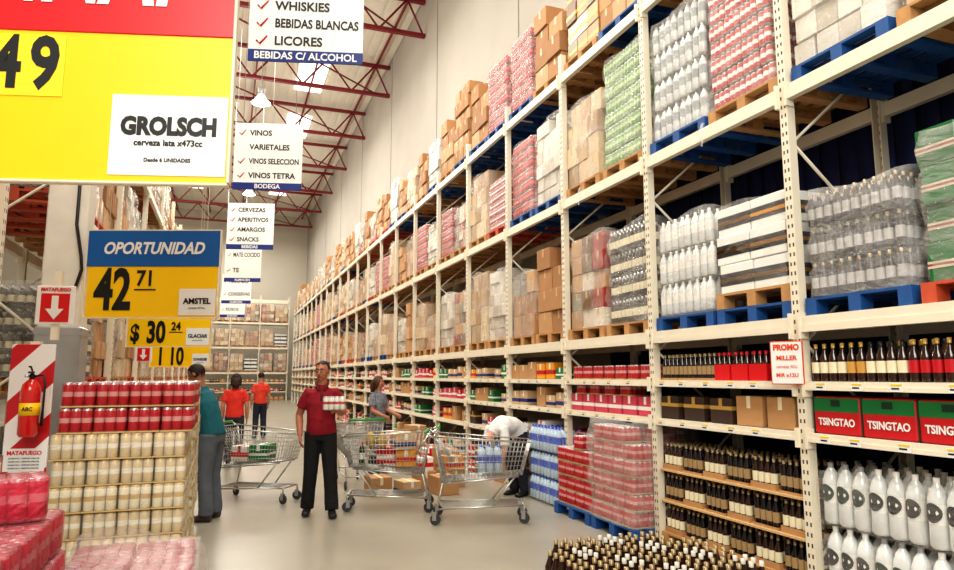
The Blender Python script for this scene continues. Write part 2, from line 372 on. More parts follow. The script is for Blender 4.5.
# ------------------------------------------------------------ pallets and loads
def pallet_mesh(mt,w=.86,d=.98):
    m=M()
    for i in range(7):
        y=i*(d-.1)/6; m.box(-w/2,w/2,y,y+.1,.115,.135)
    for x in(-w/2,-.05,w/2-.1):
        m.box(x,x+.1,0,d,.095,.115)
        for y in(0,d/2-.06,d-.12): m.box(x,x+.1,y,y+.12,.02,.095)
        m.box(x,x+.1,0,d,0,.02)
    return m.mesh('pallet',[mt])
PAL={'w':('pallet',pallet_mesh(WOOD),[]),'b':('pallet',pallet_mesh(BLUE),[]),'r':('pallet',pallet_mesh(REDP),[])}
PL={'w':'natural wood slatted storage pallet','b':'blue painted wooden storage pallet','r':'orange-red painted wooden storage pallet'}
def filmmesh(w,d,h,mt,amp=.014,seed=0):
    m=M(); rnd=random.Random(int(w*1000+h*100)+seed); n=44; rows=14; P=[]
    for i in range(n):
        a=2*math.pi*i/n; c,s_=math.cos(a),math.sin(a); k=1/max(abs(c),abs(s_)); k=k if k<1.34 else 1.34
        P.append((c*k,s_*k))
    ph=[rnd.uniform(0,6.28) for _ in range(6)]
    for r in range(rows+1):
        z=h*r/rows
        for i in range(n):
            a=6.283*i/n
            e=rnd.uniform(-amp,amp)*.6+.016+amp*.8*math.sin(5*a+z*7+ph[0])*math.sin(3*a-z*11+ph[1])
            if r>=rows-1: e-=.012*(r-rows+2)
            m.v.append((P[i][0]*(w/2+max(e,.003)),d/2+P[i][1]*(d/2+max(e,.003)),z+rnd.uniform(-.015,.015)*(r not in(0,rows))+(amp*1.2*math.sin(3*a+ph[2]) if r==rows else 0)))
    for r in range(rows):
        for i in range(n):
            j=(i+1)%n; m.face([r*n+i,r*n+j,(r+1)*n+j,(r+1)*n+i],0,True)
    b=len(m.v)
    m.v.append((0,d/2,h+.02))
    for i in range(n): m.face([rows*n+i,rows*n+(i+1)%n,b],0,True)
    return m.mesh('film',[mt])
def boxload(w,d,h,nx,ny,nz,mats,jit=.008,band=None,gap=.004,bev=.006,miss=0,tape=None):
    m=M(); bw,bd,bh=w/nx,d/ny,h/nz
    for k in range(nz):
        lx,ly=R(-jit,jit)*1.3,R(-jit,jit)*1.3
        for i in range(nx):
            for j in range(ny):
                if 0<i<nx-1 and 0<j<ny-1 and k<nz-1: continue
                if k==nz-1 and R(0,1)<miss: continue
                ox,oy=lx+R(-jit,jit)*.7,ly+R(-jit,jit)*.7; x=-w/2+i*bw+ox; y=j*bd+oy; z=k*bh
                m.box(x+gap,x+bw-gap,y+gap,y+bd-gap,z+.001,z+bh-gap,0,bev)
                if band:
                    for (b0,b1,mi) in band: m.box(x+gap-.002,x+bw-gap+.002,y+gap-.002,y+bd-gap+.002,z+bh*b0,z+bh*b1,mi)
                elif tape:
                    m.box(x+bw/2-.02,x+bw/2+.02,y+gap-.0015,y+bd-gap+.0015,z+bh*.6,z+bh-gap+.001,1)
    return m.mesh('boxes',mats)
def bottleload(w,d,tiers,th,pitch,prof,mats,tray=None,n=8,jit=.004,pk=0):
    # pk>0: bottles grouped in packs of pk with a small gap between packs
    m=M(); nx=int((w-(.012*(int(w/pitch)//pk) if pk else 0))/pitch); ny=int((d-(.012*(int(d/pitch)//pk) if pk else 0))/pitch)
    for k in range(tiers):
        z=k*th; lx,ly=R(-jit,jit)*2.5,R(-jit,jit)*2.5
        if tray is not None: m.box(-w/2,w/2,0,d,z,z+.02,tray)
        for i in range(nx):
            for j in range(ny):
                if 1<i<nx-2 and j>2 and k<tiers-1: continue
                if k==tiers-1 and 1<i<nx-2 and j>6: continue
                if pk: px_=-w/2+(i+.5)*pitch+.012*(i//pk)+R(-jit,jit)*.4; py_=(j+.5)*pitch+.012*(j//pk)
                else: px_=-w/2+(i+.5)*w/nx+R(-jit,jit); py_=(j+.5)*d/ny+R(-jit,jit)
                m.lathe(prof,px_+lx,py_+ly,z+.02,n)
    return m.mesh('bottles',mats)
CANP=[(.027,0,1),(.032,.01,0),(.032,.06,2),(.032,.1,0),(.032,.14,1),(.027,.152,1),(0,.15,1)]
BEER=[(.026,0,0),(.031,.008,0),(.031,.05,1),(.0315,.13,0),(.031,.15,0),(.014,.2,0),(.013,.215,2),(.0135,.245,2),(.0,.246,2)]
PETP=[(.035,0,0),(.045,.015,0),(.043,.11,1),(.0445,.2,0),(.044,.22,0),(.03,.265,0),(.014,.29,2),(.015,.315,2),(0,.316,2)]
PETB=[(r*1.38,z*1.36,q) for r,z,q in PETP]
BEERL=[(r*1.3,z*1.25,q) for r,z,q in BEER]
LW,LD=.82,.92
whm=mat('white_wrapped_boxes',(0,0,0),.4,isl=[(218,212,200),(200,190,174),(228,222,210),(190,178,160)])
brm=mat('dark_brown_packs',(0,0,0),.4,isl=[(96,66,46),(70,46,34),(130,96,66),(110,88,74)])
mixm=mat('assorted_boxes',(0,0,0),.5,isl=[(186,146,106),(160,54,44),(216,202,182),(124,92,64),(146,140,116),(200,158,114)])
creamm=mat('cream_boxes',(0,0,0),.6,isl=[(208,182,146),(192,162,124),(220,198,166),(174,140,104)])
grm=mat('green_packs',(0,0,0),.35,isl=[(18,108,54),(14,92,44),(26,122,62),(20,100,50)])
LOADS={}
def mkload(key,mesh,h,fm,label,amp=.014):
    kids=[('stacked_packs',mesh,Z0,0)]
    if fm: kids.append(('stretch_wrap',filmmesh(LW+.01,LD+.01,h+.005,fm,amp,len(LOADS)),Z0,0))
    LOADS[key]=(('pallet_load',None,kids),label,h)
CT=[CARD,TAPE]
mkload('card',boxload(LW,LD,1.2,2,3,4,CT,jit=.014,miss=.25,tape=1),1.2,None,'stack of brown cardboard cartons on a pallet')
mkload('cardtall',boxload(LW,LD,1.5,3,3,6,CT,jit=.014,miss=.3,tape=1),1.5,None,'tall stack of brown cardboard cartons on a pallet')
mkload('cardw',boxload(LW,LD,.95,3,3,3,CT,tape=1,miss=.2,jit=.014),.95,FILM,'film-wrapped stack of brown cartons on a pallet',.024)
mkload('cream',boxload(LW,LD,1.1,3,3,4,[creamm,TAPE],tape=1,jit=.018,miss=.2),1.1,FILM,'film-wrapped stack of beige cartons',.024)
mkload('white',boxload(LW,LD,1.2,4,4,6,[whm,SILVER],jit=.018,miss=.15),1.2,FILM,'film-wrapped stack of white packs',.026)
mkload('red',bottleload(LW,LD,7,.165,.066,CANP,[mat('red_can',(186,26,40),.3),SILVER,mat('pale_can_band',(206,110,104),.4)],n=6,jit=.005,pk=3),1.17,FILM,'film-wrapped stack of red can packs',.024)
mkload('redwhite',bottleload(LW,LD,7,.163,.066,CANP,[REDL,SILVER,WHITE],n=6,jit=.005,pk=3),1.15,FILM,'film-wrapped stack of red and white can packs',.024)
mkload('brown',boxload(LW,LD,1.2,4,4,6,[brm,CREAM],band=[(.4,.55,1)],jit=.014),1.2,FILM,'film-wrapped stack of dark brown packs',.024)
mkload('green',boxload(LW,LD,1.0,3,4,4,[grm,mat('pale_red_label',(206,190,170),.4),REDL],band=[(.34,.52,1),(.4,.46,2)],jit=.012),1.0,FILM,'film-wrapped stack of green beer packs with pale band',.028)
mkload('palegreen',bottleload(LW,LD,8,.165,.066,CANP,[mat('green_can',(126,170,96),.3),SILVER,mat('pale_mint',(196,212,170),.4)],n=6,jit=.005,pk=3),1.34,FILM,'film-wrapped stack of pale green can packs',.024)
mkload('mix',boxload(LW,LD,1.15,3,3,5,[mixm,TAPE],tape=1,jit=.02,miss=.25),1.15,FILM,'film-wrapped stack of assorted coloured cartons',.026)
mkload('black',bottleload(LW,LD,3,.265,.075,BEER,[mat('smoky_bottle',(56,48,48),.2),mat('silver_label',(186,182,180),.35),CAPS],n=8,jit=.005,pk=3),.80,FILMD,'dark bottle packs wrapped in crinkled clear film',.026)
mkload('band',boxload(LW,LD,.78,2,3,3,[WHITE,BLACK,YELB],band=[(.26,.68,1),(.40,.52,2)],gap=.005,jit=.012),.78,FILMT,'white printed beer cases with black band, film-wrapped',.022)
mkload('petw',bottleload(LW,LD,3,.325,.1,PETP,[PET,WHITE,WHITE],n=8,jit=.007),.98,FILM,'film-wrapped tiers of white plastic bottles',.028)
mkload('petb',bottleload(LW,LD,4,.325,.1,PETP,[PET,mat('grey_label',(160,164,166),.4),SILVER],n=8,jit=.007),1.3,FILM,'film-wrapped tiers of clear water bottles',.028)
mkload('brownb',bottleload(LW,LD,4,.27,.075,BEER,[DARKG,CREAM,SILVER],n=7,jit=.006,pk=3),1.1,FILM,'film-wrapped tiers of brown beer bottles',.026)
mkload('yellow',boxload(LW,LD,1.3,3,3,5,[mixm,YELB],band=[(.3,.5,1)],jit=.014),1.3,None,'stack of brown and yellow printed cartons')

def Tf(o,rz): return Matrix.Translation(o)@Matrix.Rotation(rz,4,'Z')
def put_load(T,rz,x,z,key,pal='w',y=.03,grp='pallets on the racking',dbl=None,vs=False):
    w=T@Vector((x,y,z+.001)); jr=R(-.02,.02)
    spawn(PAL[pal],w,rz+jr,PL[pal],'pallet','storage pallets')
    z2=z+.1375
    if dbl:
        w=T@Vector((x,y,z2)); spawn(PAL[dbl],w,rz+jr,PL[dbl],'pallet','storage pallets'); z2+=.1365
    t,l,h=LOADS[key]; w=T@Vector((x,y+.03,z2))
    o=spawn(t,w,rz+jr+R(-.03,.03),l,'pallet load',grp)
    if vs: o.scale=(R(.88,1),R(.94,1),R(.68,1.03)*(1.1 if key=='cream' else 1))

# ------------------------------------------------------------ rack bay
def post_mesh(H):
    m=M(); m.box(-.04,.04,0,.012,0,H); m.box(-.04,-.03,.012,.075,0,H); m.box(.03,.04,.012,.075,0,H); m.box(-.06,.06,-.02,.09,0,.008)
    return m.mesh('upright',[PERF])
def beam_mesh(W,h=.12):
    m=M(); m.box(.04,W-.04,-.012,.04,-h,0); m.box(.04,W-.04,-.02,-.012,-h,-h*.55); m.box(.036,.06,-.028,.05,-h-.05,.03); m.box(W-.06,W-.036,-.028,.05,-h-.05,.03)
    return m.mesh('beam',[RACK])
def brace_mesh(H,D):
    m=M(); z=.3;k=0
    while z+.8<H:
        a,b=(.07,D-.07) if k%2==0 else (D-.07,.07)
        m.tube((0,a,z),(0,b,z+.8),.014,5); z+=.8;k+=1
    for z in(.25,H-.2): m.tube((0,.07,z),(0,D-.07,z),.014,5)
    return m.mesh('brace',[RACK])
MESHC={}
def cached(k,f):
    if k not in MESHC: MESHC[k]=f()
    return MESHC[k]
def shelf_mesh(W,D):
    m=M(); m.box(.045,W-.045,.03,D-.05,-.02,0); return m.mesh('shelf_board',[mat('shelf_board_grey',(195,186,168),.5)])
def tag_mesh():
    m=M(); m.box(-.045,.045,-.004,0,-.03,.025,0); m.box(-.04,.04,-.0055,-.004,.008,.02,1); m.box(-.035,.02,-.0055,-.004,-.014,-.004,2); return m.mesh('price_tag',[PAPER,YEL,INK])
TAG=tag_mesh()
def rack_bay(org,rz,W,D,H,levels,shelves,tags=0,last=False,label='cream steel pallet racking bay with perforated uprights'):
    r=ob('pallet_rack',None,None,org,rz,label,'shelving rack','racking bays')
    P=cached(('p',H),lambda:post_mesh(H)); B=cached(('b',W),lambda:beam_mesh(W)); Bs=cached(('bs',W),lambda:beam_mesh(W,.065)); Br=cached(('br',H,D),lambda:brace_mesh(H,D)); Sh=cached(('s',W,D),lambda:shelf_mesh(W,D))
    xs=[0]+([W] if last else [])
    for x in xs:
        ob('upright',P,r,(x,0,0)); ob('upright',P,r,(x,D,0),math.pi); ob('brace',Br,r,(x,0,0))
    for z in levels:
        ob('beam',B,r,(0,0,z)); ob('beam',B,r,(W,D,z),math.pi)
    for z in shelves:
        b=ob('beam',Bs,r,(0,0,z)); ob('shelf_board',Sh,r,(0,0,z))
        for i in range(tags):
            ob('price_tag',TAG,b,(.18+(i+R(-.15,.15))*(W-.3)/tags,-.021,-.033))
    return r
W=1.92; X0=4.1; D=1.08
RZ=-math.pi/2
def P(k): return 2.13+W*k
NB=23
spec={0:[('white','b','cardw','w'),('black','b','green','r')],
 1:[('petb','b','redwhite','w'),('petw','b','band','b')],
 2:[('cream','w','palegreen','w'),('mix','w','brownb','w')],
 3:[('red','b','white','b'),('cardw','w','card','w')],
 4:[('cream','w','redwhite','r'),('cream','w','white','w')],
 5:[('red','w','mix','w'),('white','w','mix','w')]}
top={2:('yellow','cardtall'),3:('red','card'),4:('card','red'),5:('card','cardtall'),6:('card','white')}
pool=['card','cream','cream','cardw','mix','white','cream','red','card','brown','cardw','white']
pp='wwwbwrb'
for k in range(NB):
    sh=[1.23,1.61] if k<3 else [.82,1.23,1.61]
    o=(X0,P(k+1),0); T=Tf(o,RZ)
    rack_bay(o,RZ,W,D,6.0,[2.10,3.95,5.70],sh,tags=5 if k<5 else 0,last=(k==0))
    xa,xb=.5,1.42
    s=spec.get(k)
    if s: L3,L2=s
    else: L3=(random.choice(pool),random.choice(pp),random.choice(pool),random.choice(pp)); L2=(random.choice(pool),random.choice(pp),random.choice(pool),random.choice(pp))
    for z,L in((3.95,L3),(2.10,L2)):
        put_load(T,RZ,xa,z,L[0],L[1],vs=k>3); 
        put_load(T,RZ,xb,z,L[2],L[3],dbl='w' if L[2]=='band' else None,vs=k>3)
    if k>=1:
        t=top.get(k) or (random.choice(['card','cardtall','cream','white','card','mix','red']),random.choice(['card','cardtall','cardtall','cream','white','cardw']))
        put_load(T,RZ,xa,5.70,t[0],random.choice(pp),vs=k>5); put_load(T,RZ,xb,5.70,t[1],random.choice(pp),vs=k>5)
scr=[]
for q in range(2):
    m=M(); pts=[]; rad=[]
    for i in range(6):
        pts.append((-.035-.006*i*R(.5,1.3),R(-.018,.018),-.045*i)); rad.append((.006,R(.02,.035)*(1-.1*i)))
    m.path(pts,rad,8,W=(1,0,0)); scr.append(m.mesh('tail',[FILMD]))
for (y,z,q) in((4.96,3.97,0),(7.3,3.98,1)):
    ob('film_tail',scr[q],None,(4.075,y,z),R(-.1,.1),'loose end of clear stretch film hanging over beam','plastic film','loose film ends')

# ------------------------------------------------------------ small products
def canpack(nx,ny,mats,h=.155,tray=True,film=FILMT,name='can_pack'):
    m=M(); p=.0635
    r=.0315
    prof=[(r-.006,0,1),(r,.008,0),(r,h*.42,2),(r,h*.62,0),(r,h-.014,1),(r-.004,h-.006,1),(r-.004,h,1),(r-.008,h-.003,1),(0,h-.003,1)]
    for i in range(nx):
        for j in range(ny): m.lathe(prof,(i-(nx-1)/2)*p,(j+.5)*p,.004,12)
    cans=m.mesh('cans',mats)
    kids=[('cans',cans,Z0,0)]
    w=nx*p; d=ny*p
    if tray:
        t=M(); t.box(-w/2,w/2,0,d,0,.003); 
        for a in((-w/2-.002,w/2+.002,-.003,0),(-w/2-.002,w/2+.002,d,d+.003),(-w/2-.003,-w/2,0,d),(w/2,w/2+.003,0,d)): t.box(a[0],a[1],a[2],a[3],0,.010)
        kids.append(('cardboard_tray',t.mesh('tray',[TRAYC]),Z0,0))
    f=M(); rings=[(.0,.002),(.004,.02),(.004,h*.6),(.004,h-.004),(-.008,h+.006)]
    n=32; rnd=random.Random(3)
    for e,z in rings:
        for i in range(n):
            a=2*math.pi*i/n; c,s_=math.cos(a),math.sin(a); q=min(1/max(abs(c),abs(s_)),1.36)
            f.v.append((c*q*(w/2+e)+rnd.uniform(-.002,.002),d/2+s_*q*(d/2+e)+rnd.uniform(-.002,.002),z+rnd.uniform(-.001,.001)))
    for r_ in range(len(rings)-1):
        for i in range(n): j=(i+1)%n; f.face([r_*n+i,r_*n+j,(r_+1)*n+j,(r_+1)*n+i],0,True)
    f.face([(len(rings)-1)*n+i for i in range(n)],0,True)
    kids.append(('shrink_film',f.mesh('film',[film]),Z0,0))
    return (name,None,kids)
T_GOLD=canpack(3,4,[CREAM,GOLD,GOLD],film=FILM)
T_GOLD2=canpack(3,4,[mat('pale_gold_can',(222,200,150),.3,metal=.15),GOLD,mat('ivory_can',(236,230,212),.35)],film=FILM)
T_RED=canpack(3,4,[REDL,SILVER,mat('white_red_label',(226,176,170),.4)],film=FILMR)
T_PINK=canpack(4,3,[PINK,SILVER,mat('pink_white_can',(226,150,156),.35)],film=FILMP,tray=False)
T_DRK=canpack(3,4,[mat('maroon_can',(120,20,30),.3),SILVER,WHITE])
def bottlepack(nx,ny,prof,mats,p,film=None,tray=True,n=10,name='bottle_pack',hh=.1):
    m=M()
    for i in range(nx):
        for j in range(ny): m.lathe(prof,(i-(nx-1)/2)*p,(j+.5)*p,.004,n)
    kids=[('bottles',m.mesh('bottles',mats),Z0,0)]
    w=nx*p;d=ny*p
    if tray:
        t=M(); t.box(-w/2,w/2,0,d,0,.003)
        for a in((-w/2,w/2,-.003,0),(-w/2,w/2,d,d+.003),(-w/2-.003,-w/2,0,d),(w/2,w/2+.003,0,d)): t.box(a[0],a[1],a[2],a[3],0,hh)
        kids.append(('carton_tray',t.mesh('tray',[tray if not isinstance(tray,bool) else CARD1]),Z0,0))
    if film: kids.append(('shrink_film',filmmesh(w+.0,d,prof[-1][1]*.86,film,.004),Z0,0))
    return (name,None,kids)
T_BEER=bottlepack(4,3,BEER,[DARKG,CREAM,CAPS],.066,hh=.05)
T_BEERK=bottlepack(4,3,BEER,[mat('near_black_glass',(24,16,14),.12,coat=.5),mat('tan_label',(166,138,98),.4),CAPS],.066,hh=.02)
T_BEERL=bottlepack(3,2,BEERL,[DARKG,CREAM,CAPS],.09,hh=.03,n=14)
T_BEERL2=bottlepack(3,2,BEERL,[DARKG,GOLD,mat('white_cap',(214,208,196),.4)],.09,hh=.03,n=14)
T_BEERR=bottlepack(3,2,BEER,[DARKG,WHITE,REDB],.066,tray=REDB,hh=.14)
def petpack(lab,cap):
    t=bottlepack(3,2,PETB,[PET,WHITE,cap],.128,film=FILMT,tray=False,n=16)
    m=M()
    for i in range(3):
        cx=(i-1)*.128; rr=.0625; n=18; c0=len(m.v)
        m.v.append((cx,.064-rr-.003,.224))
        for q in range(n):
            t_=2*math.pi*q/n; ax=.052*math.cos(t_); m.v.append((cx+ax,.064-math.sqrt(max((rr+.003)**2-ax*ax,0)),.224+.06*math.sin(t_)))
        for q in range(n): m.face([c0,c0+1+q,c0+1+(q+1)%n],0,True)
    t[2].append(('bottle_label',m.mesh('label',[lab]),Z0,0)); return t
T_PET=petpack(BLACK,WHITE)
T_PETG=petpack(mat('bottle_green_label',(24,50,40),.4),mat('grey_cap',(150,150,150),.4))
T_WAT=bottlepack(3,2,PETP,[mat('blue_clear_plastic',(184,208,226),.15,coat=.4),BLUEL,BLUEL],.094,film=FILMT,tray=False,n=10)
def single(prof,mats):
    m=M(); m.lathe(prof,n=12); return ('bottle',m.mesh('bottle',mats),[])
WINE=[(.034,0,0),(.036,.01,0),(.036,.06,1),(.0365,.14,0),(.035,.17,0),(.014,.22,0),(.013,.24,2),(.014,.275,2),(0,.276,2)]
AMB=mat('amber_glass',(110,56,18),.1,coat=.5)
BOT=[single(WINE,[DARKG,CREAM,BLACK]),single(WINE,[DARKG,REDL,GOLD]),single(WINE,[DARKG,CREAM,GOLD]),single(WINE,[GREENG,WHITE,REDB]),single(WINE,[DARKG,BLUEL,SILVER]),single(WINE,[AMB,CREAM,BLACK]),single(WINE,[DARKG,mat('ochre_label',(200,150,70),.4),GOLD])]
def carton(w,d,h,mats,band=None,name='carton'):
    m=M(); m.box(-w/2,w/2,0,d,0,h,0,.006)
    kids=[('box',m.mesh('box',[mats[0]]),Z0,0)]
    t=M(); t.box(-.022,.022,-.0015,d+.0015,h*.6,h+.0015); kids.append(('tape',t.mesh('tape',[mats[1] if len(mats)>1 else CARD1]),Z0,0))
    if band: 
        t=M(); t.box(-w/2-.002,w/2+.002,-.002,d+.002,h*band[0],h*band[1]); kids.append(('printed_band',t.mesh('band',[mats[2]]),Z0,0))
    return (name,None,kids)
T_CARD=carton(.3,.4,.25,[CARD1,CREAM]); T_CARDL=carton(.26,.34,.2,[mat('light_carton',(206,174,130),.7),WHITE,NAVY],(.2,.45))
T_WHC=carton(.24,.34,.2,[WHITE,REDL,REDB],(.3,.6)); T_REDC=carton(.26,.34,.2,[REDL,WHITE,WHITE],(.3,.5)); T_GRC=carton(.25,.34,.2,[GREEN,WHITE,WHITE],(.3,.45))
T_DKC=carton(.28,.34,.22,[mat('dark_carton',(60,40,30),.6),GOLD,GOLD],(.55,.7)); T_PKC=carton(.26,.34,.2,[mat('pink_carton',(206,66,90),.5),WHITE,WHITE],(.3,.5)); T_YLC=carton(.25,.34,.2,[YELB,WHITE,REDL],(.3,.55))
w,d,h=.40,.36,.27
m=M(); m.box(-w/2,w/2,0,d,0,h,0,.010); cb=m.mesh('box',[mat('beer_case_red',(190,26,34),.4)])
m=M(); m.box(-w/2+.008,w/2-.008,-.0015,d-.01,h*.60,h-.010); cg=m.mesh('green_band',[GREEN])
m=M(); m.box(-.04,.04,-.003,0,h*.74,h*.91); m.box(-w/2-.002,-w/2+.006,-.003,d,0,h); ch=m.mesh('slot_and_dark_edge',[mat('dark_green',(10,50,30),.5)])  # slot, plus a dark edge strip painted in for the shaded gap between cases
tmesh=rawtext('TSINGTAO',.072,PAPER,0,h*.32,-.003,.0022,maxw=.315)
T_TS=('beer_case',None,[('box',cb,Z0,0),('green_band',cg,Z0,0),('slot_and_dark_edge',ch,Z0,0),('lettering',tmesh,Z0,0)])

def row(T,rz,xs,y,z,t,label,cat,grp,jr=.03):
    for x in xs:
        w_=T@Vector((x,y,z)); spawn(t,w_,rz+R(-jr,jr),label,cat,grp)
def lin_(a,b,n): return [a+(b-a)*i/(n-1) for i in range(n)]
T=[Tf((X0,P(k+1),0),RZ) for k in range(NB)]
for rws in range(3):
    for i,x in enumerate(lin_(.1,1.82,23)):
        t=BOT[[2,2,6,0,0,1,1,5,5,4,2,6][(i//2+rws)%12]]; w_=T[0]@Vector((x,.07+.085*rws,1.611)); spawn(t,w_,RZ,'brown glass bottle with coloured paper label','bottle','bottles on the upper shelf')
for i in range(4):
    spawn(T_TS,T[0]@Vector((.27+i*.412,.04,1.231)),RZ+R(-.012,.012),'red and green printed beer case','beer case','printed beer cases')
m=M(); m.box(-.9,.9,0,.8,0,.018); DIV=('divider_board',m.mesh('div',[mat('light_plywood',(204,170,122),.7)]),[])
for kk,z in enumerate((.137,.587)):
    for i,x in enumerate((.26,.66,1.06,1.46)):
        for j in range(2):
            t=(T_PET,T_PETG)[(i+kk)%2] if i!=2 else T_PET
            w_=T[0]@Vector((x,.04+.27*j,z)); spawn(t,w_,RZ+R(-.05,.05),'shrink-wrapped six pack of large clear plastic bottles','bottle pack','plastic bottle packs')
for x in(.48,1.42): spawn(PAL['w'],T[0]@Vector((x,.02,0)),RZ,PL['w'],'pallet','storage pallets')
# bay 1
row(T[1],RZ,lin_(.2,.75,3),.06,1.611,T_BEERK,'carton of dark beer bottles','bottle pack','beer packs on shelf')
row(T[1],RZ,lin_(.98,1.42,3),.06,1.611,T_BEERR,'red carrier of beer bottles','bottle pack','red bottle carriers')
row(T[1],RZ,lin_(1.62,1.75,2),.1,1.611,BOT[0],'dark glass wine bottle standing','bottle','bottles on the upper shelf')
row(T[1],RZ,lin_(.2,.95,3),.05,1.231,T_DKC,'dark printed carton on shelf','carton','cartons on shelf'); row(T[1],RZ,(1.3,1.65),.05,1.231,T_CARD,'plain brown carton on shelf','carton','cartons on shelf')
for kk,z in enumerate((.137,.44,.74)):
    if kk: spawn(DIV,T[1]@Vector((.96,.02,z-.019)),RZ,'thin plywood sheet between bottle tiers','board','divider boards')
    for i,x in enumerate(lin_(.2,1.72,6)):
        for j in range(2): spawn(T_BEERK if (i+kk)%2 else T_BEER,T[1]@Vector((x,.05+.22*j,z)),RZ+R(-.02,.02),'tray of dark brown beer bottles','bottle pack','stacked beer bottle trays')
for x in(.48,1.42): spawn(PAL['w'],T[1]@Vector((x,.02,0)),RZ,PL['w'],'pallet','storage pallets')
# bay 2
row(T[2],RZ,lin_(.2,1.7,7),.06,1.611,T_RED,'shrink-wrapped pack of red cans','can pack','red can packs')
row(T[2],RZ,lin_(.2,1.7,6),.05,1.231,T_PKC,'pink printed carton on shelf','carton','pink cartons'); row(T[2],RZ,lin_(.3,1.3,4),.05,1.433,T_RED,'shrink-wrapped pack of red cans','can pack','red can packs')
def stackpile(T,rz,x0,nx,dx,y0,ny,dy,z0,nz,dz,t,label,cat,grp,jr=.03,shell=True,rside=True,miss=0):
    for k in range(nz):
        sx_,sy_=R(-.012,.012),R(-.01,.01)
        for i in range(nx):
            for j in range(ny):
                if shell and k<nz-1 and j>0 and i!=(nx-1 if rside else 0): continue
                if k==nz-1 and R(0,1)<miss: continue
                tt=t if not isinstance(t,list) else t[k%len(t)]
                spawn(tt,T@Vector((x0+i*dx+sx_,y0+j*dy+sy_,z0+k*dz)),rz+R(-jr,jr),label,cat,grp)
TP=Tf((3.86,P(3),0),RZ)
for x,pc_ in((.55,'b'),(1.45,'b')): spawn(PAL[pc_],TP@Vector((x,.0,0)),RZ,PL[pc_],'pallet','storage pallets')
stackpile(TP,RZ,.22,4,.215,.05,3,.27,.137,5,.165,T_RED,'shrink-wrapped pack of red cans','can pack','red can packs',jr=.05,miss=.4)
stackpile(TP,RZ,1.13,4,.205,.03,3,.27,.137,6,.165,T_RED,'shrink-wrapped pack of red cans','can pack','red can packs',jr=.02,miss=.35)
ob('stretch_wrap',filmmesh(.86,.86,1.02,FILM,.035),None,TP@Vector((1.43,.0,.137)),RZ,'loose crinkled clear film around red can packs','plastic film')
# bay 3 floor
stackpile(Tf((3.95,P(4),0),RZ),RZ,1.18,3,.3,.03,2,.2,.02,3,.325,T_WAT,'shrink-wrapped blue labelled water bottles','bottle pack','water bottle packs')
gen=[T_CARD,T_WHC,T_REDC,T_CARDL,T_CARD,T_DKC,T_PKC,T_YLC,T_CARDL,T_GRC]
glab={id(T_CARD):'plain brown cardboard carton',id(T_WHC):'white carton with red band',id(T_REDC):'red printed cardboard carton',id(T_GRC):'green printed cardboard carton',id(T_DKC):'dark printed cardboard carton',id(T_PKC):'pink printed cardboard carton',id(T_YLC):'amber printed cardboard carton',id(T_CARDL):'light brown carton with blue band'}
for k in range(3,14):
    for z in(.821,1.231,1.611):
        i=0
        while i<6:
            a=random.choice(gen)
            for q in range(random.choice((1,2,2,3))):
                if i>=6: break
                if R(0,1)>.1:
                    o=spawn(a,T[k]@Vector((.22+i*.295,.04,z)),RZ+R(-.03,.03),glab[id(a)],'carton','cartons on lower shelves'); o.scale=(.95,1,R(.7,1.1))
                i+=1
for k in range(4,16):
    for i in range(5):
        a=random.choice(gen)
        o=spawn(a,T[k]@Vector((.25+i*.34,.0,.001)),RZ+R(-.05,.05),glab[id(a)],'carton','cartons on lower shelves')
        if R(0,1)<.7: spawn(a,T[k]@Vector((.25+i*.34,.0,.254)),RZ+R(-.05,.05),glab[id(a)],'carton','cartons on lower shelves')
for k in range(14,NB):
    for z in(.821,1.231,1.611):
        m=M()
        for i in range(7): m.box(.1+i*.25,.32+i*.25,.05,.4,0,R(.14,.26),0,.006)
        ob('carton_row',m.mesh('cr',[mixm]),None,T[k]@Vector((0,0,z)),RZ,'row of assorted distant cartons','cartons','distant carton rows',kind='stuff')

# floor bottle packs beside bay 1
TB=Tf((2.36,5.34,0),RZ)
for i in range(4):
    for j in range(7):
        if (i==0 and j in(0,6)): continue
        spawn(T_BEERL if (i*2+j)%3 else T_BEERL2,TB@Vector((.17+i*.305,.02+j*.205,.002)),RZ+R(-.06,.06),'six pack of large brown beer bottles on floor','bottle pack','floor beer bottle packs')

# ------------------------------------------------------------ left rack, column, back rack
LX=-1.35; LZ=math.pi/2
def left_bay(y0,Wd,levels,keys,H=5.6,last=False,lx=LX):
    o=(lx,y0,0); rack_bay(o,LZ,Wd,D,H,levels,[],last=last); Tl=Tf(o,LZ)
    for z in levels:
        for x in((.5,1.42) if Wd<2.2 else (.5,1.38,2.26)):
            k=random.choice(keys); put_load(Tl,LZ,x,z,k,random.choice('wwr'),vs=True)
left_bay(3.3,1.92,[2.1,3.7],['card','cream'],last=True,lx=-1.42)
for i in range(14):
    left_bay(6.9+i*2.75,2.75,[1.5,3.2,4.8] ,['card','cream','white','cardw','mix','cardw'] if i else ['brownb','card','cream'],5.9,last=(i==13))
    Tl=Tf((LX,6.9+i*2.75,0),LZ)
    for x in(.5,1.38,2.26):
        put_load(Tl,LZ,x,0,random.choice(['band','brownb','cardw','petw']),'w')
m=M(); m.box(-.14,.14,-.14,.14,0,13.7,0,.01); col=ob('trim_20',m.mesh('col',[mat('cream_column',(222,217,204),.6)]),None,(-1.19,6.0,0),kind='structure')
m=M(); m.box(-.155,.155,-.155,.155,1.15,2.02,0,.012)
for z in(1.2,1.97): m.box(-.158,.158,-.158,.158,z-.015,z+.015)
ob('column_guard',m.mesh('guard',[GREYM]),None,(-1.19,6.0,0),0,'grey sheet metal guard around the column','column guard')
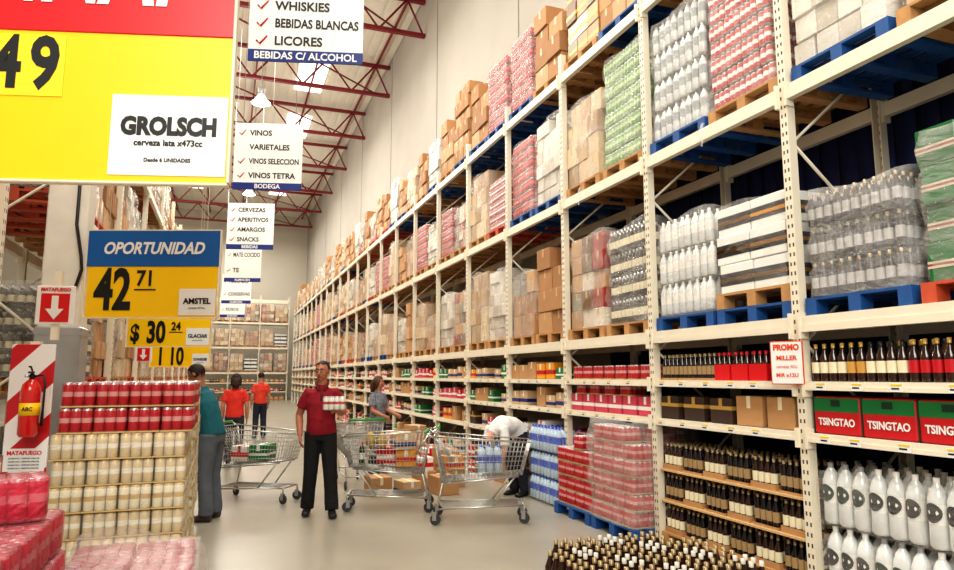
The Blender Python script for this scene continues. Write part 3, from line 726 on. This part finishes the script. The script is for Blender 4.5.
m=M(); m.path([(0,0,3.6),(0,0,2.8),(.05,-.02,2.55),(.06,-.02,2.45),(.02,0,2.3)],[.012]*5,8); ob('cable',m.mesh('cab',[BLACK]),None,(-1.12,5.84,0),0,'black cable hanging on the column','cable')
for i in range(3):
    o=(-1.75+i*1.92,49.2,0); rack_bay(o,0,W,D,7.2,[1.9,3.6,5.3,6.9],[.6,1.2],last=i==2); Tk=Tf(o,0)
    for z in(1.9,3.6,5.3):
        for x in(.5,1.42): put_load(Tk,0,x,z,random.choice(['cardw','cream','mix','band','cream']),'w')
    for z in(.6,1.2,0):
        for x in lin_(.25,1.6,5): 
            a=random.choice(gen); spawn(a,Tk@Vector((x,.05,z+.001)),0,glab[id(a)],'carton','far cartons')

# ------------------------------------------------------------ piles of can packs
Tp=Tf((0,5.0,0),0)
spawn(PAL['w'],(-.62,5.02,0),0,PL['w'],'pallet','storage pallets')
GZ=.137+7*.1635
stackpile(Tp,0,-.92,4,.1985,.03,4,.262,.137,7,.1635,[T_GOLD2,T_GOLD,T_GOLD2],'shrink-wrapped pack of white and gold beer cans','can pack','gold can packs',jr=.035)
stackpile(Tp,0,-.90,4,.2,.06,3,.265,GZ,1,.165,T_RED,'shrink-wrapped pack of red beer cans','can pack','red can packs',shell=False,jr=.07)
stackpile(Tp,0,-.88,4,.199,.09,3,.265,GZ+.166,1,.165,T_RED,'shrink-wrapped pack of red beer cans','can pack','red can packs',shell=False,jr=.09)
Tq=Tf((0,6.35,0),0)
spawn(PAL['w'],(-.62,6.36,0),0,PL['w'],'pallet','storage pallets')
stackpile(Tq,0,-.93,4,.205,.03,4,.265,.137,8,.1635,T_GOLD,'shrink-wrapped pack of white and gold beer cans','can pack','gold can packs')
stackpile(Tq,0,-.93,4,.205,.03,3,.265,.137+8*.1635,1,.165,T_DRK,'shrink-wrapped pack of maroon beer cans','can pack','maroon can packs',shell=False)
Tf1=Tf((0,2.05,0),0)
spawn(PAL['w'],(-.98,2.1,0),0,PL['w'],'pallet','storage pallets')
stackpile(Tf1,0,-1.24,3,.265,.05,6,.203,.137,6,.163,T_PINK,'shrink-wrapped pack of pink-red beer cans','can pack','pink can packs',jr=.04)
for (x,y,r) in((-1.24,2.58,.06),(-.97,2.6,-.05),(-.97,2.82,.05),(-1.24,2.80,0),(-.72,2.98,.3)):
    spawn(T_PINK,(x,y,.137+6*.163+.002),r,'loose shrink-wrapped pack of pink-red beer cans','can pack','pink can packs')
Tf2=Tf((0,3.3,0),0)
stackpile(Tf2,0,-.5,2,.27,.03,3,.208,.001,5,.165,T_PINK,'shrink-wrapped pack of pink-red beer cans','can pack','pink can packs',jr=.06)
ob('stretch_wrap',filmmesh(.56,.64,.86,FILM,.03),None,(-.36,3.32,0),0,'crumpled clear film over red can packs','plastic film')

# ------------------------------------------------------------ shopping carts
def cart_template():
    zr,zf=.97,.90; xr,xf=-.46,.64; wr,wf=.29,.22; br,bf=.46,.54; xbr,xbf=-.38,.54; wbr,wbf=.25,.19
    m=M()
    def L(a,b,t): return tuple(a[i]+(b[i]-a[i])*t for i in range(3))
    for sgn in(-1,1):
        A,B=(xr,sgn*wr,zr),(xf,sgn*wf,zf); Cc,Dd=(xbr,sgn*wbr,br),(xbf,sgn*wbf,bf)
        for i in range(25): t=i/24; m.tube(L(A,B,t),L(Cc,Dd,t),.0032,4)
        for j in range(1,7): t=j/7; m.tube(L(A,Cc,t),L(B,Dd,t),.0032,4)
    for xt,wt,zt_,xb,wb,zb_ in((xf,wf,zf,xbf,wbf,bf),(xr,wr,zr,xbr,wbr,br)):
        A,B=(xt,-wt,zt_),(xt,wt,zt_); Cc,Dd=(xb,-wb,zb_),(xb,wb,zb_)
        for i in range(13): t=i/12; m.tube(L(A,B,t),L(Cc,Dd,t),.0032,4)
        for j in range(1,7): t=j/7; m.tube(L(A,Cc,t),L(B,Dd,t),.0032,4)
    A,B,Cc,Dd=(xbr,-wbr,br),(xbf,-wbf,bf),(xbr,wbr,br),(xbf,wbf,bf)
    for i in range(17): t=i/16; m.tube(L(A,B,t),L(Cc,Dd,t),.003,4)
    for j in range(9): t=j/8; m.tube(L(A,Cc,t),L(B,Dd,t),.003,4)
    m.path([A,B,Dd,Cc,A],.006,5)
    basket=m.mesh('basket',[STEEL])
    m=M(); 
    R4=[(xr,-wr,zr),(xf,-wf,zf),(xf,wf,zf),(xr,wr,zr)]
    for i in range(4): m.tube(R4[i],R4[(i+1)%4],.009,6)
    rim=m.mesh('rim',[STEEL])
    m=M()
    for sg in(-1,1):
        for a,b in(((-.55,sg*.27,1.0),(-.46,sg*.27,.95)),((-.46,sg*.27,.95),(-.36,sg*.26,.46)),((-.36,sg*.26,.46),(-.44,sg*.27,.13)),((-.44,sg*.27,.17),(.56,sg*.18,.2)),((.56,sg*.18,.2),(.56,sg*.18,.13)),((-.36,sg*.26,.44),(.50,sg*.19,.52)),((.2,sg*.21,.19),(.46,sg*.19,.52))): m.tube(a,b,.011,7)
    m.tube((.55,-.18,.2),(.55,.18,.2),.012,6); m.tube((-.42,-.27,.18),(-.42,.27,.18),.01,6)
    for i in range(7): m.tube((-.38,-.2+i*.066,.19),(.5,-.16+i*.053,.21),.004,4)
    frame=m.mesh('frame',[STEEL])
    m=M(); m.tube((-.56,-.28,1.01),(-.56,.28,1.01),.018,10); handle=m.mesh('handle',[GRN])
    m=M()
    for i in range(9): m.tube((-.44,-.2+i*.05,.93),(-.26,-.18+i*.045,.66),.003,4)
    m.tube((-.44,-.22,.93),(-.44,.22,.93),.005,5); m.tube((-.26,-.2,.66),(-.26,.2,.66),.005,5); seat=m.mesh('child_seat',[STEEL])
    m=M(); m.path([(0,-.013,.06),(0,.013,.06)],.06,16); wheel=m.mesh('wheel',[RUBBER])
    m=M(); m.box(-.03,.015,-.02,-.015,.05,.13); m.box(-.03,.015,.015,.02,.05,.13); m.box(-.03,.02,-.02,.02,.125,.135); fork=m.mesh('fork',[GREYM])
    ks=[('basket',basket,Z0,0,[('rim',rim,Z0,0)]),('frame',frame,Z0,0),('handle',handle,Z0,0),('child_seat',seat,Z0,0)]
    for x,y in((-.44,-.27),(-.44,.27),(.56,-.18),(.56,.18)): ks.append(('caster_wheel',wheel,(x,y,0),R(-.4,.4),[('fork',fork,(0,0,0),0)]))
    return ('shopping_cart',None,ks)
TC=cart_template()
def cart(x,y,rz,label): return spawn(TC,(x,y,0),math.radians(rz),label,'shopping cart','shopping carts')
c1=(2.78,7.65,-20); c2=(2.06,8.65,163); c3=(1.95,10.7,95); c4=(.42,9.9,-35)
cart(*c1,'chrome wire shopping cart standing in the aisle')
cart(*c2,'chrome wire shopping cart filled with groceries')
cart(*c3,'chrome wire shopping cart pushed by a woman')
cart(*c4,'chrome wire shopping cart beside the can piles')
def R2(p,a): return (p[0]*math.cos(a)-p[1]*math.sin(a),p[0]*math.sin(a)+p[1]*math.cos(a))
m=M(); m.path([(0,0,0),(0,0,.04),(.01,0,.14),(0,0,.2),(0,0,.24)],[.05,.09,.1,.06,.02],10); T_BAG=('bag',m.mesh('bag',[mat('olive_pouch',(176,146,74),.5)]),[])
def into(c,lst):
    a=math.radians(c[2])
    for t,x,y,z,r,l,cc in lst:
        q=R2((x,y),a); o=spawn(t,(c[0]+q[0],c[1]+q[1],z),a+r,l,cc,'groceries in a cart')
        if t is T_BAG: o.scale=(.7,.7,.8)
into(c2,[(T_YLC,-.12,-.2,.53,.1,'amber printed carton in cart','carton'),(T_REDC,.22,-.16,.55,1.5,'red printed carton in cart','carton'),(T_CARDL,-.05,-.15,.74,.3,'light carton lying in cart','carton'),(BOT[3],.40,.1,.56,0,'green glass bottle in cart','bottle'),(BOT[1],.42,-.05,.56,0,'red labelled bottle in cart','bottle'),(T_BAG,.15,.05,.75,0,'olive food pouch in cart','bag'),(T_BAG,.3,0,.76,.6,'olive food pouch in cart','bag')])
into(c1,[(T_WAT,.18,-.12,.54,.1,'pack of blue labelled bottles','bottle pack')])
into(c4,[(T_GRC,.15,-.15,.54,.2,'green printed carton in cart','carton'),(T_WHC,-.12,-.18,.52,0,'white carton in the cart','carton')])
for (x,y,z,t,r) in((3.0,9.3,0,T_CARD,.1),(2.5,9.4,0,T_CARDL,.2),(2.1,9.55,0,T_CARD,.05),(3.3,9.9,0,T_CARD,.1),(3.3,9.88,.252,T_YLC,.1),(2.85,9.95,0,T_CARD,-.1),(2.85,9.96,.252,T_WHC,.1),(3.4,10.5,0,T_CARD,0),(3.4,10.5,.252,T_CARD,.1),(3.35,11.1,0,T_CARDL,0),(3.4,11.6,0,T_REDC,.2),(3.4,11.6,.202,T_WHC,.0),(3.35,12.2,0,T_CARD,.1),(3.35,12.2,.252,T_CARD,0),(3.35,12.2,.504,T_CARD,.1),(3.4,13.2,0,T_CARD,.1),(3.4,13.2,.252,T_GRC,0),(3.3,14.2,0,T_CARD,.1)):
    spawn(t,(x,y,z+.001),r,glab[id(t)]+' standing on the floor','carton','cartons on the aisle floor')

# ------------------------------------------------------------ people
def person(label,loc,rz,J={},shirt=(160,30,40),pants=(24,24,28),skin=(196,140,112),hairc=(36,26,22),shoe=(30,28,28),sleeve=.5,hair='short',fine=True,scale=1,headyaw=0,belly=0,longs=False,pattern=False,collar=False):
    j=dict(pel=(0,0,.93),wai=(0,-.0,1.1),che=(0,-.01,1.27),upc=(0,.0,1.385),nkb=(0,.005,1.46),nkt=(0,-.005,1.54),head=(0,-.02,1.635),
      shL=(.158,0,1.385),elL=(.225,.03,1.12),wrL=(.225,-.05,.88),shR=(-.158,0,1.385),elR=(-.225,.03,1.12),wrR=(-.225,-.05,.88),
      hiL=(.085,0,.92),knL=(.1,-.02,.49),anL=(.11,.03,.08),hiR=(-.085,0,.92),knR=(-.1,-.02,.49),anR=(-.11,.03,.08))
    j.update(J); V={k:Vector(v) for k,v in j.items()}
    root=ob('person',None,None,loc,math.radians(rz),label,'person'); root.scale=(scale,)*3
    sk=mat('skin_%d_%d_%d'%skin,skin,.55,var=.06)
    sm_=mat('cloth_%d_%d_%d'%shirt,shirt,.85,var=.2,scale=7,bump=1) if not pattern else mat('cloth_pattern',shirt,.85,isl=None,var=.62,scale=26)
    pm=mat('trouser_%d_%d_%d'%pants,pants,.85,var=.2,scale=7,bump=1)
    hm=mat('hair_%d_%d_%d'%hairc,hairc,.7,var=.2,scale=30); so=mat('shoe_%d_%d_%d'%shoe,shoe,.5)
    vox=.008 if fine else .014
    def remesh(o,v=vox,it=2):
        r=o.modifiers.new('r','REMESH'); r.mode='VOXEL'; r.voxel_size=v; r.use_smooth_shade=True
        s=o.modifiers.new('s','SMOOTH'); s.iterations=it; s.factor=.5
    m=M()
    m.path([V['pel'],V['wai'],V['che'],V['upc'],V['nkb'],V['nkt'],V['nkt'].lerp(V['head'],.5)],[(.15,.11),(.13,.095+belly),(.15,.11),(.125,.085),(.065,.06),(.057,.058),(.057,.06)],14)
    hr=Matrix.Rotation(math.radians(headyaw),3,'Z')@Matrix.Rotation(math.radians(8),3,'X')
    axis=(V['head']-V['nkt']).normalized(); up=Vector((0,0,1)); q=up.rotation_difference(axis).to_matrix() if axis.angle(up)>.45 else Matrix.Identity(3)
    HR=q@hr; H=V['head']
    def hp(v): return H+HR@Vector(v)
    m.ell(H+HR@Vector((0,.012,.02)),(.077,.096,.095),rot=HR); m.ell(hp((0,-.02,-.045)),(.060,.068,.064),rot=HR)
    m.ell(hp((0,-.066,-.090)),(.026,.018,.015),rot=HR,nu=8,nv=6)
    m.path([hp((-.05,-.066,.034)),hp((0,-.082,.037)),hp((.05,-.066,.034))],[.009,.012,.009],6)
    m.path([hp((0,-.080,.03)),hp((0,-.100,-.005)),hp((0,-.112,-.018)),hp((0,-.088,-.028))],[.009,.012,.017,.010],6)
    for sx in(-1,1):
        m.ell(hp((sx*.079,.012,-.002)),(.011,.019,.031),rot=HR,nu=8,nv=6)
        m.ell(hp((sx*.040,-.062,-.022)),(.022,.018,.020),rot=HR,nu=8,nv=6)
    for s_ in'LR':
        sg=1 if s_=='L' else -1
        sh,el,wr=V['sh'+s_],V['el'+s_],V['wr'+s_]
        m.path([V['upc'],sh,sh.lerp(el,.4),el,el.lerp(wr,.3),wr],[.05,.054,.052,.043,.045,.030],10)
        d=(wr-el).normalized(); side=Vector((1,0,0)) if abs(d.x)<.75 else Vector((0,0,1))
        nrm=d.cross(side).normalized(); acr2=nrm
        m.path([wr-d*.01,wr+d*.045,wr+d*.085],[(.022,.018),(.018,.038),(.014,.038)],8,W=side)
        for fi,(of,ln) in enumerate(((-.03,.068),(-.01,.078),(.011,.074),(.031,.058))):
            b0=wr+d*.08+acr2*of; b1=b0+d*ln*.5+side*(-sg)*.012; b2=b1+d*ln*.35+side*(-sg)*.026
            m.path([b0-d*.01,b0,b1,b2],[.0095,.0095,.009,.008],6)
        t0=wr+d*.02-acr2*.03; m.path([t0,t0+d*.03-acr2*.022,t0+d*.06-acr2*.026+side*(-sg)*.012],[.012,.011,.009],6)
        hi,kn,an=V['hi'+s_],V['kn'+s_],V['an'+s_]
        m.path([hi+Vector((0,0,.03)),hi.lerp(kn,.35),kn,kn.lerp(an,.3),an],[.085,.078,.055,.056,.038],10)
        m.path([an+Vector((0,.03,-.03)),an+Vector((0,-.05,-.045)),an+Vector((sg*.01,-.15,-.055))],[.035,(.04,.03),(.038,.018)],8)
    o=ob('body',m.mesh('body',[sk]),root); remesh(o)
    m=M()
    m.path([V['pel']+(V['wai']-V['pel'])*-.12,V['pel'].lerp(V['wai'],.4),V['wai'],V['che'],V['upc'],V['upc'].lerp(V['nkb'],.75)],[(.178,.14),(.172,.135+belly),(.162,.125+belly),(.172,.132),(.14,.105),(.08,.078)],16)
    for q_ in range(5):
        a0=R(-1,1); c0=V['pel'].lerp(V['wai'],.15+.2*q_)
        m.path([c0+Vector((-.13,-.09-belly*.5,.02*a0)),c0+Vector((0,-.125-belly*.9,-.02*a0)),c0+Vector((.13,-.09-belly*.5,.03*a0))],[.008,.014,.008],6)
    for s_ in'LR':
        sh,el,wr=V['sh'+s_],V['el'+s_],V['wr'+s_]
        if longs: m.path([V['upc'],sh,sh.lerp(el,.5),el,el.lerp(wr,.85)],[.07,.066,.06,.052,.042],10)
        else: m.path([V['upc'],sh,sh.lerp(el,sleeve*.6),sh.lerp(el,sleeve+.18)],[.07,.068,.067,.070],10)
    m.path([V['upc'].lerp(V['nkb'],.5),V['nkb']+(V['nkt']-V['nkb'])*.2],[(.085,.082),(.068,.07)],12)
    o=ob('shirt',m.mesh('shirt',[sm_]),root); remesh(o,.011)
    if collar:
        m=M(); nb=V['nkb']
        for sg in(-1,1): m.path([nb+Vector((sg*.05,.05,.05)),nb+Vector((sg*.075,-.01,.035)),nb+Vector((sg*.045,-.075,.0)),nb+Vector((sg*.03,-.105,-.05))],[(.008,.02),(.008,.024),(.022,.01),(.012,.006)],8)
        m.path([nb+Vector((0,-.098,-.02)),nb+Vector((0,-.125,-.1)),nb+Vector((0,-.137,-.17))],[(.014,.006)]*3,6)
        ob('collar',m.mesh('collar',[mat('dark_maroon_collar',(110,12,30),.8)]),root)
    m=M()
    m.path([V['pel'].lerp(V['wai'],.25),V['pel'],V['pel']+Vector((0,.005,-.08))],[(.162,.12),(.172,.13),(.165,.125)],14)
    for s_ in'LR':
        hi,kn,an=V['hi'+s_],V['kn'+s_],V['an'+s_]
        m.path([hi+Vector((0,0,.02)),hi.lerp(kn,.4),kn,kn.lerp(an,.5),kn.lerp(an,.85),an+Vector((0,-.01,-.01))],[(.1,.11),(.094,.1),.082,.076,.080,.078],12)
        for q_ in (.78,.9): 
            c0=kn.lerp(an,q_); m.path([c0+Vector((-.06,-.05,.01)),c0+Vector((0,-.085,-.005)),c0+Vector((.06,-.05,.012))],[.006,.012,.006],6)
    o=ob('trousers',m.mesh('trousers',[pm]),root); remesh(o,.011,2)
    for s_ in'LR':
        an=V['an'+s_]; sg=1 if s_=='L' else -1
        m=M(); z=an.z-.08
        m.path([(an.x,an.y+.05,z+.045),(an.x,an.y,z+.05),(an.x+sg*.005,an.y-.08,z+.038),(an.x+sg*.012,an.y-.17,z+.028),(an.x+sg*.014,an.y-.2,z+.025)],[(.035,.04),(.044,.048),(.048,.037),(.046,.027),(.03,.02)],12)
        ob('shoe',m.mesh('shoe',[so]),root)
    m=M(); m.path([V['pel'].lerp(V['wai'],-.05),V['pel'].lerp(V['wai'],.08)],[(.176,.135),(.176,.134)],18); ob('belt',m.mesh('belt',[BLACK]),root)
    m=M()
    lim={'short':(.05,-.06),'thin':(.058,-.04),'long':(.045,-.12)}[hair]
    m.ell(hp((0,.018,.024)),(.083,.102,.1),rot=HR,nu=24,nv=18,keep=lambda p:(p.z>lim[0]+(-.02-p.y)*.25 if p.y<-.02 else p.z>lim[1]+.02*math.sin(p.x*150)) )
    if hair=='long':
        m.path([hp((0,.06,.05)),hp((0,.095,-.02)),hp((0,.095,-.1)),hp((0,.09,-.19))],[(.07,.03),(.085,.04),(.085,.035),(.05,.02)],12)
        for sx in(-1,1): m.path([hp((sx*.06,-.01,.08)),hp((sx*.085,.01,.0)),hp((sx*.08,.03,-.12))],[.02,.024,.02],8)
    o=ob('hair',m.mesh('hair',[hm]),root)
    s=o.modifiers.new('sol','SOLIDIFY'); s.thickness=.008
    ew=mat('eye_white',(205,196,186),.3,var=0)
    for sx in(-1,1):
        m=M(); m.ell(hp((sx*.032,-.083,.012)),(.014,.008,.008),rot=HR,nu=8,nv=6); e=ob('eye',m.mesh('eye',[ew]),root)
        m=M(); m.ell(hp((sx*.032,-.090,.012)),(.007,.004,.007),rot=HR,nu=8,nv=6); ob('iris',m.mesh('iris',[BLACK]),e)
        m=M(); m.path([hp((sx*.052,-.076,.034)),hp((sx*.032,-.094,.041)),hp((sx*.014,-.096,.036))],[.0045,.006,.0045],5); ob('eyebrow',m.mesh('brow',[hm]),root)
    m=M(); m.path([hp((-.026,-.086,-.056)),hp((0,-.097,-.053)),hp((.026,-.086,-.056))],[.004,.0075,.004],6); ob('lips',m.mesh('lips',[mat('lip_tone',(136,66,60),.5)]),root)
    return root
person('man in maroon polo and black trousers holding a can pack',(1.12,8.57,0),-8,dict(
  pel=(.01,0,.93),elL=(.26,.03,1.14),wrL=(.15,-.21,1.2),elR=(-.25,.06,1.13),wrR=(-.23,-.06,.90),
  anL=(.15,-.10,.08),knL=(.12,-.08,.49),anR=(-.13,.08,.08),knR=(-.1,.0,.49)),shirt=(140,14,36),pants=(18,18,22),hair='thin',headyaw=-22,belly=.035,scale=1.045,skin=(176,114,86),collar=True)
m=canpack(4,2,[WHITE,SILVER,REDL],tray=False)
spawn(m,(1.22,8.19,1.25),math.radians(-4),'white and red pack of cans held against the chest','can pack')
person('man in teal shirt and grey-blue jeans leaning toward the can piles',(-.11,8.72,0),-115,dict(
  wai=(0,-.04,1.1),che=(0,-.10,1.265),upc=(0,-.14,1.37),nkb=(0,-.16,1.44),nkt=(0,-.19,1.52),head=(0,-.23,1.6),
  shL=(.158,-.14,1.37),elL=(.22,-.18,1.12),wrL=(.2,-.40,1.08),shR=(-.158,-.14,1.37),elR=(-.22,-.2,1.12),wrR=(-.2,-.42,1.08)),
  shirt=(18,92,104),pants=(96,102,110),skin=(156,100,72),longs=False,sleeve=.6,scale=1.04,shoe=(60,50,42))
person('woman in grey patterned blouse pushing a cart',(2.5,11.8,0),40,dict(elL=(.21,-.05,1.13),wrL=(.2,-.28,1.05),elR=(-.21,-.05,1.13),wrR=(-.2,-.28,1.05)),shirt=(122,126,136),pants=(40,40,52),hair='long',hairc=(84,52,34),scale=.94,fine=False,headyaw=30,pattern=True,skin=(176,118,92))
person('woman in coral red t-shirt walking away',(.2,13.8,0),175,dict(anL=(.1,-.12,.08),knL=(.1,-.1,.49),anR=(-.1,.16,.1),knR=(-.1,.02,.49)),shirt=(222,56,44),pants=(50,50,60),hair='long',hairc=(50,32,26),scale=.97,fine=False)
person('man in orange-red shirt further down the aisle',(.92,19.5,0),190,{},shirt=(218,68,48),pants=(40,44,60),fine=False)
person('person in a white shirt bending down over boxes',(3.93,9.0,0),-70,dict(pel=(0,0,.86),wai=(0,-.13,.96),che=(0,-.31,.98),upc=(0,-.42,.93),nkb=(0,-.49,.87),nkt=(0,-.55,.81),head=(0,-.61,.74),
  shL=(.158,-.41,.92),elL=(.2,-.45,.66),wrL=(.15,-.52,.44),shR=(-.158,-.41,.92),elR=(-.2,-.45,.66),wrR=(-.15,-.52,.44),
  hiL=(.085,0,.85),hiR=(-.085,0,.85),knL=(.1,-.1,.47),knR=(-.1,-.07,.47)),shirt=(222,220,216),pants=(30,32,44),fine=False,sleeve=.6)

# ------------------------------------------------------------ lights
def area(loc,sx,sy,e,col=(1,.96,.88),rot=(0,0,0)):
    l=bpy.data.lights.new('ceiling_or_fill_light','AREA'); l.shape='RECTANGLE'; l.size=sx; l.size_y=sy; l.energy=e; l.color=col
    o=bpy.data.objects.new('ceiling_or_fill_light',l); o.location=loc; o.rotation_euler=rot; C.objects.link(o); return o
for Y in(-2,7,17,27,37,47): area((.5,Y,11.9),3,6,670)
area((-1.5,-3.5,6),5,3,500,rot=(math.radians(60),0,math.radians(-25)))  # added fill light behind the camera, aimed at the right-hand racking
for X_ in (.69,-6):
    for Y in (10.4,16.4,22.4,28.4,34.4,40.4):
        l=bpy.data.lights.new('lamp_light','POINT'); l.energy=235; l.shadow_soft_size=.25; l.color=(1,.95,.87)
        o=bpy.data.objects.new('lamp_light',l); o.location=(X_,Y,11.6 if X_<0 else 10.2); C.objects.link(o)
w=bpy.data.worlds.new('World'); S.world=w; w.use_nodes=True
bg=w.node_tree.nodes['Background']; bg.inputs[0].default_value=(1,.96,.9,1); bg.inputs[1].default_value=.46

cam=bpy.data.cameras.new('Camera'); cam.sensor_width=36; cam.lens=36*680/954; cam.clip_end=200
co=bpy.data.objects.new('Camera',cam); C.objects.link(co); co.location=(0,0,1.65)
co.rotation_euler=(math.radians(90+7.62),0,math.radians(-20.15))
S.camera=co
print('objects',len(bpy.data.objects))
